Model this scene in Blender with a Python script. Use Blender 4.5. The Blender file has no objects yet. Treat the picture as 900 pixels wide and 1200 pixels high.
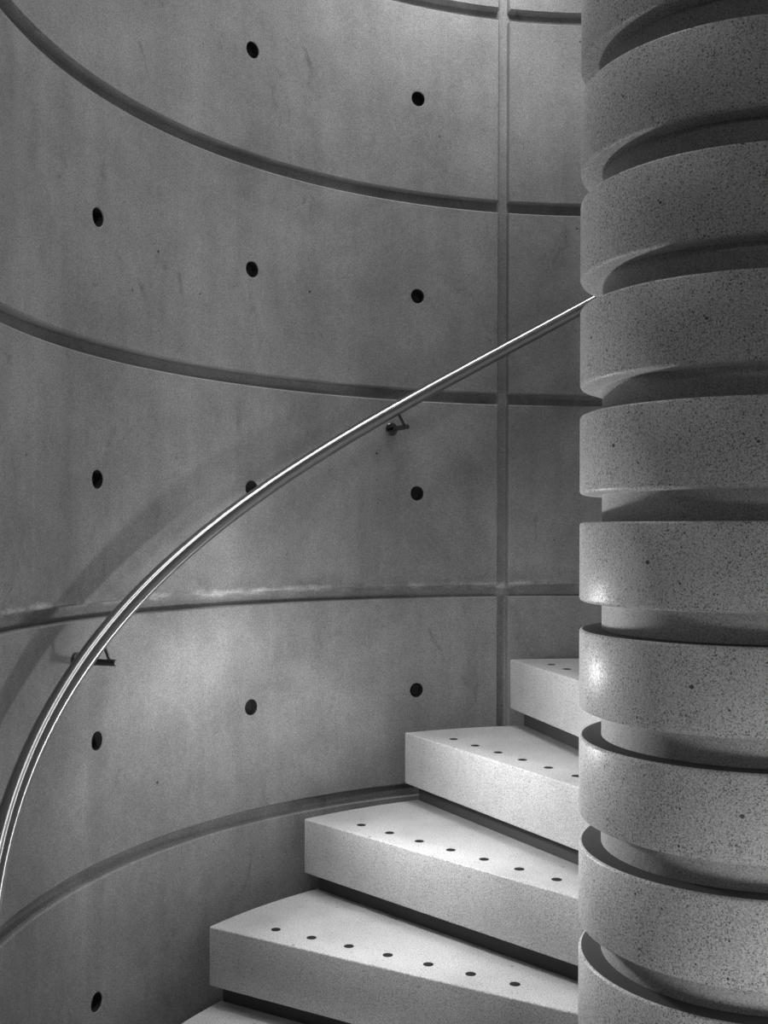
import bpy, bmesh, math
from mathutils import Vector
PI = math.pi
scn = bpy.context.scene
C = scn.collection

# ------------------------------------------------------------------ measured place
F = 1275.67          # focal length in pixels of the 900 x 1200 frame
AX, AY = 0.570, 1.7094   # stair axis, seen from the camera standing at x = y = 0
EYE = 1.5117
RW = 1.191           # wall radius
P = 0.17             # rise
DT = math.radians(15.0)
T = 0.1255           # slab thickness
RR, RC = 0.2588, 0.2235  # hub ring and drum between the rings
RT = 1.108
TH0 = 2.6133         # direction of the first tread
H0 = 0.1056
EDGE = -0.036

# ------------------------------------------------------------------ helpers
def link(name, me, mats=(), parent=None, loc=None):
    o = bpy.data.objects.new(name, me); C.objects.link(o)
    for m in mats: me.materials.append(m)
    if parent: o.parent = parent
    if loc is not None: o.location = loc
    return o
def from_bm(name, bm, mats, parent=None, loc=None, smooth=35):
    bmesh.ops.recalc_face_normals(bm, faces=bm.faces)
    for f in bm.faces: f.smooth = True
    me = bpy.data.meshes.new(name)
    lim = math.radians(smooth)
    for e in bm.edges:
        if len(e.link_faces) == 2 and e.calc_face_angle(0) > lim: e.smooth = False
    bm.to_mesh(me); bm.free()
    return link(name, me, mats, parent, loc)
def tag(o, label=None, cat=None, group=None, kind=None):
    if label: o['label'] = label
    if cat: o['category'] = cat
    if group: o['group'] = group
    if kind: o['kind'] = kind
    return o
def lathe(profile, seg=128, close=True):
    bm = bmesh.new(); rings = []
    for r, z in profile:
        rings.append([bm.verts.new((r*math.cos(2*PI*i/seg), r*math.sin(2*PI*i/seg), z)) for i in range(seg)])
    n = len(rings)
    for k in range(n if close else n-1):
        a, b = rings[k], rings[(k+1) % n]
        for i in range(seg):
            j = (i+1) % seg
            bm.faces.new((a[i], a[j], b[j], b[i]))
    return bm
def tube(bm, pts, r, seg=24, cap=True):
    rings = []
    for k, p in enumerate(pts):
        p = Vector(p)
        t = (Vector(pts[min(k+1, len(pts)-1)]) - Vector(pts[max(k-1, 0)])).normalized()
        up = Vector((0, 0, 1)) if abs(t.z) < .95 else Vector((1, 0, 0))
        u = t.cross(up).normalized(); v = u.cross(t).normalized()
        rr = r[k] if isinstance(r, (list, tuple)) else r
        rings.append([bm.verts.new(p + rr*(math.cos(2*PI*i/seg)*u + math.sin(2*PI*i/seg)*v)) for i in range(seg)])
    for a, b in zip(rings, rings[1:]):
        for i in range(seg):
            j = (i+1) % seg
            bm.faces.new((a[i], a[j], b[j], b[i]))
    if cap:
        bm.faces.new(rings[0]); bm.faces.new(list(reversed(rings[-1])))
    return bm
def prism(outline, z0, z1, bev=0.004, segs=2):
    bm = bmesh.new()
    lo = [bm.verts.new((x, y, z0)) for x, y in outline]
    hi = [bm.verts.new((x, y, z1)) for x, y in outline]
    n = len(outline)
    bm.faces.new(list(reversed(lo))); bm.faces.new(hi)
    for i in range(n):
        j = (i+1) % n
        bm.faces.new((lo[i], lo[j], hi[j], hi[i]))
    bmesh.ops.recalc_face_normals(bm, faces=bm.faces)
    if bev:
        es = [e for e in bm.edges if e.calc_face_angle(0) > math.radians(25)]
        bmesh.ops.bevel(bm, geom=es, offset=bev, segments=segs, affect='EDGES', profile=.5)
    return bm

# ------------------------------------------------------------------ materials
def new_mat(name):
    m = bpy.data.materials.new(name); m.use_nodes = True
    nt = m.node_tree
    return m, nt, nt.nodes['Principled BSDF']
class G:
    def __init__(s, nt):
        s.nt = nt
        s.tc = nt.nodes.new('ShaderNodeTexCoord').outputs['Object']
    def mp(s, scale, loc=(0, 0, 0)):
        n = s.nt.nodes.new('ShaderNodeMapping'); n.inputs['Scale'].default_value = scale
        n.inputs['Location'].default_value = loc
        s.nt.links.new(s.tc, n.inputs['Vector']); return n.outputs[0]
    def noise(s, scale, detail=4, rough=.6, vec=None, dist=0):
        n = s.nt.nodes.new('ShaderNodeTexNoise'); n.inputs['Scale'].default_value = scale
        n.inputs['Detail'].default_value = detail; n.inputs['Roughness'].default_value = rough
        n.inputs['Distortion'].default_value = dist
        s.nt.links.new(vec or s.tc, n.inputs['Vector']); return n.outputs['Fac']
    def voro(s, scale, vec=None, rnd=1.0):
        n = s.nt.nodes.new('ShaderNodeTexVoronoi'); n.inputs['Scale'].default_value = scale
        n.inputs['Randomness'].default_value = rnd
        s.nt.links.new(vec or s.tc, n.inputs['Vector']); return n
    def rng(s, v, a, b, c=0.0, d=1.0, smooth=False):
        n = s.nt.nodes.new('ShaderNodeMapRange')
        if smooth: n.interpolation_type = 'SMOOTHSTEP'
        for i, x in zip((1, 2, 3, 4), (a, b, c, d)): n.inputs[i].default_value = x
        s.nt.links.new(v, n.inputs[0]); return n.outputs[0]
    def math(s, op, a, b=None):
        n = s.nt.nodes.new('ShaderNodeMath'); n.operation = op
        for i, x in enumerate((a, b)):
            if x is None: continue
            if isinstance(x, (int, float)): n.inputs[i].default_value = x
            else: s.nt.links.new(x, n.inputs[i])
        return n.outputs[0]
    def grey(s, v):
        n = s.nt.nodes.new('ShaderNodeCombineXYZ')
        for i in range(3): s.nt.links.new(v, n.inputs[i])
        return n.outputs[0]
    def bump(s, h, strength, dist, prev=None):
        n = s.nt.nodes.new('ShaderNodeBump'); n.inputs['Strength'].default_value = strength
        n.inputs['Distance'].default_value = dist
        s.nt.links.new(h, n.inputs['Height'])
        if prev: s.nt.links.new(prev, n.inputs['Normal'])
        return n.outputs[0]

def wall_mat():
    m, nt, b = new_mat('fair_faced_concrete'); g = G(nt)
    big = g.rng(g.noise(2.2, 5, .6, dist=.5), .3, .7, .72, 1.26)
    mid = g.rng(g.noise(8, 6, .7), .3, .7, .88, 1.12)
    streak = g.rng(g.noise(1.0, 4, .6, g.mp((13, 13, .9))), .35, .68, 1.05, .90)
    fine = g.rng(g.noise(430, 3, .9), .36, .64, .52, 1.48)
    grain = g.rng(g.noise(120, 3, .7), .3, .7, .95, 1.05)
    v = g.voro(26); sel = g.rng(g.noise(9, 2, .5), .52, .6)
    rad = g.math('MULTIPLY', g.rng(v.outputs['Color'], 0.55, 1, 0, .13), 1)
    pore = g.math('LESS_THAN', v.outputs['Distance'], rad)
    pore = g.math('MULTIPLY', pore, sel)
    # dark scuffs
    sc = g.rng(g.noise(5.5, 6, .75, g.mp((1.6, 1.6, 1.0), (3, 1, 7)), dist=.8), .60, .72, 0, .38)
    c = g.math('MULTIPLY', big, mid)
    for x in (streak, fine, grain): c = g.math('MULTIPLY', c, x)
    c = g.math('MULTIPLY', c, g.math('SUBTRACT', 1.0, g.math('MULTIPLY', pore, .75)))
    c = g.math('MULTIPLY', c, g.math('SUBTRACT', 1.0, sc))
    sepz = nt.nodes.new('ShaderNodeSeparateXYZ'); nt.links.new(g.tc, sepz.inputs[0])
    zz = g.math('ADD', sepz.outputs[2], g.math('MULTIPLY', g.noise(14, 5, .7), .03))
    d_ = g.math('ABSOLUTE', g.math('SUBTRACT', zz, EYE - .2983*.5061 + .031))
    lime = g.math('MULTIPLY', g.rng(d_, .004, .011, 1, 0), g.rng(g.noise(7, 4, .7, g.mp((1, 1, .3))), .45, .6))
    dirt = g.math('MULTIPLY', g.rng(d_, .01, .05, 1, 0), g.rng(g.noise(5, 5, .7, g.mp((1, 1, 2), (4, 4, 2))), .42, .62))
    c = g.math('MULTIPLY', c, g.math('SUBTRACT', 1.0, g.math('MULTIPLY', dirt, .3)))
    c = g.math('MULTIPLY', c, g.math('ADD', 1.0, g.math('MULTIPLY', lime, .9)))
    c = g.math('MULTIPLY', c, WALL_ALB)
    nt.links.new(g.grey(c), b.inputs['Base Color'])
    b.inputs['Roughness'].default_value = .62
    b.inputs['Specular IOR Level'].default_value = .3
    n1 = g.bump(g.noise(160, 3, .7), .25, .002)
    n2 = g.bump(g.noise(3.0, 3, .5), .5, .012, n1)
    nt.links.new(n2, b.inputs['Normal'])
    return m
def cast_mat(name, alb, speck, rough, dens=230, fine_s=420, spec=.35):
    m, nt, b = new_mat(name); g = G(nt)
    big = g.rng(g.noise(4.5, 4, .6, dist=.3), .3, .7, .86, 1.12)
    fine = g.rng(g.noise(fine_s, 3, .9), .36, .64, .62, 1.38)
    v = g.voro(dens)
    a = g.math('LESS_THAN', v.outputs['Distance'], g.rng(v.outputs['Color'], .45, 1, .02, .42))
    a = g.math('MULTIPLY', a, g.rng(g.noise(14, 4, .7), .34, .62, .35, 1))
    v2 = g.voro(48)
    a2 = g.math('LESS_THAN', v2.outputs['Distance'], g.rng(v2.outputs['Color'], .6, 1, 0, .22))
    sp = g.rng(g.noise(dens*1.6, 3, .8, dist=.5), .455, .40, 0, 1)
    sp = g.math('MULTIPLY', sp, g.rng(g.noise(20, 4, .7, g.mp((1, 1, 1), (5, 2, 1))), .36, .6, .55, 1))
    a = g.math('MAXIMUM', a, sp)
    c = g.math('MULTIPLY', big, fine)
    c = g.math('MULTIPLY', c, g.math('SUBTRACT', 1.0, g.math('MULTIPLY', a, speck)))
    c = g.math('MULTIPLY', c, g.math('SUBTRACT', 1.0, g.math('MULTIPLY', a2, speck*.9)))
    c = g.math('MULTIPLY', c, alb)
    nt.links.new(g.grey(c), b.inputs['Base Color'])
    b.inputs['Roughness'].default_value = rough
    b.inputs['Specular IOR Level'].default_value = spec
    pits = g.math('SUBTRACT', 1.0, g.math('MAXIMUM', a, a2))
    n1 = g.bump(pits, .35, .0012)
    n2 = g.bump(g.noise(90, 3, .6), .12, .002, n1)
    nt.links.new(n2, b.inputs['Normal'])
    return m
def plain(name, v, rough, metal=0.0, bump=None):
    m, nt, b = new_mat(name)
    b.inputs['Base Color'].default_value = (v, v, v, 1)
    b.inputs['Roughness'].default_value = rough; b.inputs['Metallic'].default_value = metal
    if bump:
        g = G(nt); nt.links.new(g.bump(g.noise(bump, 3, .6), .2, .001), b.inputs['Normal'])
    return m
WALL_ALB = .37
M_WALL = wall_mat()
M_STEP = cast_mat('cast_concrete_tread', .68, .55, .42)
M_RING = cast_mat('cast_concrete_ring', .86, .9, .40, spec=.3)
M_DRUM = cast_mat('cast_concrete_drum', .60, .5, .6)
M_RIB = plain('shaded_rib_concrete', .06, .8, bump=120)  # concrete painted near black for the shade under the tread
M_TOP_SHADE = plain('ring_top_shade', .085, .8, bump=150)  # shade in the gap put into the colour of the ring tops
M_PLUG = plain('black_rubber', .006, .7, bump=200)
M_TIE = plain('plug_mortar_and_hole_shade', .03, .9, bump=150)  # plug mortar; also paints the shade onto the hole sides
M_STEEL = plain('polished_steel', .45, .30, 1.0)
_b = M_STEEL.node_tree.nodes['Principled BSDF']; _b.inputs['Anisotropic'].default_value = .97
_t = M_STEEL.node_tree.nodes.new('ShaderNodeTangent'); _t.direction_type = 'UV_MAP'; _t.uv_map = 'along'
M_STEEL.node_tree.links.new(_t.outputs[0], _b.inputs['Tangent'])
M_STEEL2 = plain('brushed_steel', .13, .25, 1.0)
M_FLOOR = cast_mat('floor_concrete', .35, .2, .6)

# ------------------------------------------------------------------ floor
bm = bmesh.new()
bmesh.ops.create_cube(bm, size=1)
bmesh.ops.scale(bm, vec=(9, 9, .2), verts=bm.verts)
o = from_bm('floor', bm, [M_FLOOR], loc=(0.5, 0.5, -.1)); tag(o, kind='structure')

# ------------------------------------------------------------------ curved wall with grooves and tie holes
S = 0.5061
joints_h = [EYE - (i - 3 + 0.2983)*S for i in range(-2, 7)]
ties_h = [EYE + 0.1029 + m*S for m in range(-3, 4)]
THJ = 1.7869; AT = 0.40655
joints_t = [THJ, THJ + 4*AT]
ties_t = [THJ + (k + .5)*AT for k in (-5, -4, -3, 0, 1, 2, 3)]
T0, T1 = math.radians(-32), math.radians(200)
ZT = 3.05
GW, GC, GI, GD = .0176, .0146, .0135, .024          # half width, half floor width, depth
def groove_depth(u):                       # u distance from the joint centre
    u = abs(u)
    if u >= GW: return 0
    if u <= GI: return GD
    if u <= GC: return .0035 + (GD-.0035)*(GC-u)/(GC-GI)
    return .0035*(GW-u)/(GW-GC)
def lines(lo, hi, step, joints, holes, hw):
    xs = set()
    n = int(math.ceil((hi-lo)/step))
    base = [lo + (hi-lo)*i/n for i in range(n+1)]
    special = []
    for j in joints:
        if lo < j < hi: special += [j-d for d in (GW, GC, GI, -GI, -GC, -GW)]
    for h in holes:
        if lo < h < hi: special += [h + hw*k/3 for k in (-3, -2, -1, 0, 1, 2, 3)]
    keep = [b for b in base if all(abs(b-s) > step*.35 for s in special) and all(abs(b-j) > GW*1.05 for j in joints) and all(abs(b-h) > hw*1.05 for h in holes)]
    return sorted(keep + special)
hw = .030
# use arc length for the angular direction
us = lines(T0*RW, T1*RW, .02, [t*RW for t in joints_t], [t*RW for t in ties_t], hw)
zs = lines(0.0, ZT, .05, joints_h, ties_h, hw)
bm = bmesh.new()
def wp(u, z, d=0.0):
    t = u/RW; r = RW + d
    return (r*math.cos(t), r*math.sin(t), z)
def depth(u, z):
    d = 0
    for j in joints_t: d = max(d, groove_depth(u - j*RW))
    for j in joints_h: d = max(d, groove_depth(z - j))
    return d
V = {}
for i, u in enumerate(us):
    for k, z in enumerate(zs):
        V[i, k] = bm.verts.new(wp(u, z, depth(u, z)))
holes = [(t*RW, h) for t in ties_t for h in ties_h if 0.04 < h < ZT-.04]
def in_hole(u0, u1, z0, z1):
    uc, zc = (u0+u1)/2, (z0+z1)/2
    return any(abs(uc-a) < hw and abs(zc-b) < hw for a, b in holes)
for i in range(len(us)-1):
    for k in range(len(zs)-1):
        if in_hole(us[i], us[i+1], zs[k], zs[k+1]): continue
        bm.faces.new((V[i, k], V[i+1, k], V[i+1, k+1], V[i, k+1]))
HR, HDEP = .0185, .022
for a, b in holes:
    i0 = min(range(len(us)), key=lambda i: abs(us[i]-(a-hw)))
    k0 = min(range(len(zs)), key=lambda k: abs(zs[k]-(b-hw)))
    per = [(i0+s, k0) for s in range(6)] + [(i0+6, k0+s) for s in range(6)] + [(i0+6-s, k0+6) for s in range(6)] + [(i0, k0+6-s) for s in range(6)]
    rings = [[V[q] for q in per]]
    for rad, dep in ((HR+.0015, 0.0), (HR, .0015), (HR-.001, HDEP)):
        ring = []
        for (i, k) in per:
            an = math.atan2(zs[k]-b, us[i]-a)
            ring.append(bm.verts.new(wp(a + rad*math.cos(an), b + rad*math.sin(an), dep)))
        rings.append(ring)
    for ri, (r0, r1) in enumerate(zip(rings, rings[1:])):
        for s in range(24):
            q = (s+1) % 24
            f = bm.faces.new((r0[s], r0[q], r1[q], r1[s]))
            if ri == 2: f.material_index = 1
    bm.faces.new(rings[-1]).material_index = 1
# outer shell and rims
TH = .22
N, K = len(us)-1, len(zs)-1
O = {}
for i in range(N+1):
    for k in (0, K): O[i, k] = bm.verts.new(wp(us[i], zs[k], TH))
for i in range(N):
    bm.faces.new((O[i, 0], O[i, K], O[i+1, K], O[i+1, 0]))
    bm.faces.new((V[i, K], V[i+1, K], O[i+1, K], O[i, K]))
    bm.faces.new((V[i, 0], O[i, 0], O[i+1, 0], V[i+1, 0]))
for i in (0, N):
    bm.faces.new([V[i, k] for k in range(K+1)] + [O[i, K], O[i, 0]])
wall = from_bm('wall_back', bm, [M_WALL, M_TIE], loc=(AX, AY, 0), smooth=28)
tag(wall, kind='structure')
# recessed mortar plugs of the tie holes
bm = lathe([(0.0001, .0), (HR-.0042, .0), (HR-.0030, -.0012), (HR-.0012, -.0012), (HR-.0012, -.004), (.0001, -.004)], 24)
bmesh.ops.remove_doubles(bm, verts=bm.verts, dist=.0003)
plug0 = None
for a, b in holes:
    t = a/RW
    if not (math.radians(90) < t < math.radians(180) and b > .5): continue
    if plug0 is None:
        plug0 = o = from_bm('tie_plug', bm, [M_TIE], wall)
    else:
        o = plug0.copy(); C.objects.link(o); o.parent = wall
    r = RW + HDEP - .0035
    o.location = (r*math.cos(t), r*math.sin(t), b)
    o.rotation_euler = Vector((-math.cos(t), -math.sin(t), 0)).to_track_quat('Z', 'Y').to_euler()
    o['label'] = 'dark recessed plug in a formwork tie hole'

# ------------------------------------------------------------------ precast steps
def step_outline(rin, rout, y_front, y_back, a_back):
    """front edge parallel to local x at y_front; back edge along the direction -a_back shifted by y_back"""
    pts = []
    af = math.asin(y_front/rout)
    pts.append((math.sqrt(max(rin*rin - y_front**2, 0)), y_front))
    # back line: direction d=(cos,-sin), offset along n=(sin,cos)
    ab = -a_back + math.asin(y_back/rout)
    n = 14
    for i in range(n+1):
        an = af + (ab-af)*i/n
        pts.append((rout*math.cos(an), rout*math.sin(an)))
    ai = -a_back + math.asin(max(-.9, y_back/rin))
    pts.append((rin*math.cos(ai), rin*math.sin(ai)))
    return pts
c = .0045
ring_prof = [(RR-c, 0), (RR-c*.3, -c*.3), (RR, -c), (RR, -T+c*1.3), (RR-c*.4, -T+c*.4), (RR-c*1.3, -T), (.12, -T), (.12, 0)]
drum_prof = [(RC, -T+.001), (RC, -P+.0004), (.13, -P+.0004), (.13, -T+.001)]
root = bpy.data.objects.new('stair_step', None); C.objects.link(root)
slab = from_bm('tread', prism(step_outline(.235, RT, EDGE, EDGE-.10, DT), -T, 0, .004, 3), [M_STEP], root, smooth=40)
rb = lathe(ring_prof)
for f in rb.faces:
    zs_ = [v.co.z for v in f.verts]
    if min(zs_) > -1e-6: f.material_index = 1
ring = from_bm('hub_ring', rb, [M_RING, M_TOP_SHADE], root, smooth=50)
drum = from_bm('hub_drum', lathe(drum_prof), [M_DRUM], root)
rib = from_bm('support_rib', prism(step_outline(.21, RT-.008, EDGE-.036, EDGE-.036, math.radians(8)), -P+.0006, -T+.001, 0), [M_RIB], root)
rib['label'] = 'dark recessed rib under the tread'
pb = lathe([(.0001, .0009), (.0085, .0009), (.0102, .0003), (.0105, -.003), (.0001, -.003)], 28)
bmesh.ops.remove_doubles(pb, verts=pb.verts, dist=.0003)
pl = None
for k in range(7):
    x, y = .975 - .0905*k, EDGE - .0575
    if pl is None: pl = o = from_bm('grip_stud', pb, [M_PLUG], root)
    else:
        o = pl.copy(); C.objects.link(o); o.parent = root
    o.location = (x, y, 0); o['label'] = 'black round stud flush in the tread'
def place(o, n):
    o.location = (AX, AY, EYE + (H0+n)*P)
    o.rotation_euler = (0, 0, TH0 - (n+5)*DT)
LAB = {
 -8: 'bottom concrete step standing on the floor, below the picture edge',
 -7: 'second concrete step from the floor, just below the picture edge',
 -6: 'pale wedge of concrete tread cut by the bottom edge, lowest tread in view',
 -5: 'lowest whole concrete tread in view, dark front face under a bright dotted top',
 -4: 'concrete tread between the lowest whole one and the tread before the joint, seven black dots',
 -3: 'concrete tread with bright front face, second highest tread visible beside the column',
 -2: 'highest and farthest visible concrete tread, half hidden behind the column by the vertical joint',
 -1: 'concrete ring with a bright glossy streak on its left side, level with the farthest tread',
  0: 'speckled concrete ring at eye level, directly above the one with the glossy streak',
  1: 'concrete ring just above the eye-level ring, level with the rail bracket',
  2: 'concrete ring where the steel handrail disappears behind the column',
  3: 'dark concrete ring directly above the one that hides the handrail end',
  4: 'darkest full concrete ring, second from the top of the picture',
  5: 'topmost concrete ring, cut by the upper picture edge',
  6: 'concrete step above the upper picture edge, second from the stack top',
  7: 'uppermost concrete step of the whole stack, above the picture'}
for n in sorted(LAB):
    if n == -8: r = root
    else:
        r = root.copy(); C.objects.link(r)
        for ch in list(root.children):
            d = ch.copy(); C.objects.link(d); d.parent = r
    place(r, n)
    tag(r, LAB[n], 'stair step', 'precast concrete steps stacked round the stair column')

# ------------------------------------------------------------------ handrail
RRL = 1.125
def rail_p(th, dr=0, dz=0):
    return ((RRL+dr)*math.cos(th), (RRL+dr)*math.sin(th), EYE + (-(th-TH0)/0.26182*.9537 - .1566)*P + dz)
hr = bpy.data.objects.new('handrail', None); C.objects.link(hr); hr.location = (AX, AY, 0)
tag(hr, 'curved polished steel handrail climbing the round concrete wall', 'handrail')
bm = bmesh.new()
ths = [math.radians(196 - i*1.0) for i in range(0, 137)]
tube(bm, [rail_p(t) for t in ths], .0169, 36)
rt = from_bm('rail_tube', bm, [M_STEEL], hr)
uvl = rt.data.uv_layers.new(name='along')
for pl_ in rt.data.polygons:                      # u runs along the tube, v round it
    for li in pl_.loop_indices:
        vi = rt.data.loops[li].vertex_index
        u_, v_ = vi//36, (vi % 36)
        if v_ == 0 and any(rt.data.loops[q].vertex_index % 36 == 35 for q in pl_.loop_indices): v_ = 36
        uvl.data[li].uv = (u_*.05, v_/36.0)
for tf, drop in ((1.2405, .047), (2.053, .0565), (2.8655, .058)):
    rp = rail_p(tf)
    za = rp[2] - drop
    c_, s_ = math.cos(tf), math.sin(tf)
    bm = bmesh.new()
    tube(bm, [(r*c_, r*s_, za) for r in (RW-.004, 1.1075, 1.1062)], [.0064, .0064, .0054], 20)
    br = from_bm('bracket', bm, [M_STEEL2], hr)
    bm = bmesh.new()
    tube(bm, [(r*c_, r*s_, za) for r in (RW+.0005, RW-.0035, RW-.0045)], [.0165, .0165, .0155], 32)
    from_bm('wall_flange', bm, [M_STEEL2], br)
    bm = bmesh.new()
    L = drop*.87 - .012                       # square to the sloping rail
    q0 = (1.1175*c_, 1.1175*s_, za)
    t1 = tf + .48*L/1.12
    q1 = (1.121*math.cos(t1), 1.121*math.sin(t1), za + .87*L)
    tube(bm, [q0, q1], .0034, 14)
    from_bm('pin', bm, [M_STEEL2], br)

# ------------------------------------------------------------------ camera
cam = bpy.data.cameras.new('camera'); co = bpy.data.objects.new('camera', cam); C.objects.link(co)
cam.sensor_fit = 'VERTICAL'; cam.sensor_height = 24.0; cam.sensor_width = 18.0
cam.lens = F/1200*24.0
co.location = (0, 0, EYE)
co.rotation_euler = (PI/2 - .0032, 0, 0)
co.rotation_mode = 'XYZ'
co.rotation_euler.rotate_axis('Z', .0026)
cam.shift_y = (629.06 - 600)/1200.0
cam.clip_start = .02
scn.camera = co

# ------------------------------------------------------------------ light
def area(name, loc, target, size, power, shape='DISK', spread=None):
    l = bpy.data.lights.new(name, 'AREA'); l.shape = shape; l.size = size; l.energy = power
    if spread: l.spread = math.radians(spread)
    o = bpy.data.objects.new(name, l); C.objects.link(o); o.location = loc
    o.rotation_euler = (Vector(target)-Vector(loc)).to_track_quat('-Z', 'Y').to_euler()
    return o
area('skylight_near', (0.30, 2.5, 3.2), (0.2, 2.5, 0), .28, 4.4)
area('skylight_left', (-.35, 2.0, 4.6), (-.4, 2.2, 0), .3, 11)
area('skylight_far', (0.10, 2.45, 5.2), (0.05, 2.35, 0), .5, .60, spread=22)
area('wall_fill_front', (0.15, 1.0, 3.5), (-.6, 1.8, 2.1), .3, 2.0, spread=90)  # added unseen fill that lifts the upper left wall
area('rail_line_fill', (1.5, -1.5, 2.5), (0, 2.2, 1.4), .2, 3.0)  # added unseen light for a second bright line on the rail
area('wall_washer', (-.38, 1.0, EYE-.88), (-.40, 2.35, EYE-.33), .10, .13, spread=37)
area('low_spot', (-.15, .9, EYE-1.02), (-.36, 2.42, EYE-.30), .12, .17, spread=32)
l = bpy.data.lights.new('stair_lamp', 'POINT'); l.energy = 1.6; l.shadow_soft_size = .022
o = bpy.data.objects.new('stair_lamp', l); C.objects.link(o); o.location = (-.193, 2.186, EYE-.29)
o = area('stair_spot', (-.193, 2.186, EYE-.29), (.40, 1.9, EYE-.45), .035, 3.5, 'ELLIPSE'); o.data.size_y = .10
area('column_fill', (1.0, -.1, EYE-1.25), (.75, 1.45, EYE-.70), .5, 1.15, spread=50)  # added unseen fill that lifts the lower column front
w = bpy.data.worlds.new('world'); scn.world = w; w.use_nodes = True
w.node_tree.nodes['Background'].inputs[0].default_value = (1, 1, 1, 1)
w.node_tree.nodes['Background'].inputs[1].default_value = .025

scn.view_settings.view_transform = 'Standard'
scn.view_settings.look = 'None'
scn.view_settings.exposure = 0
scn.view_settings.gamma = 1
scn.view_settings.use_curve_mapping = False
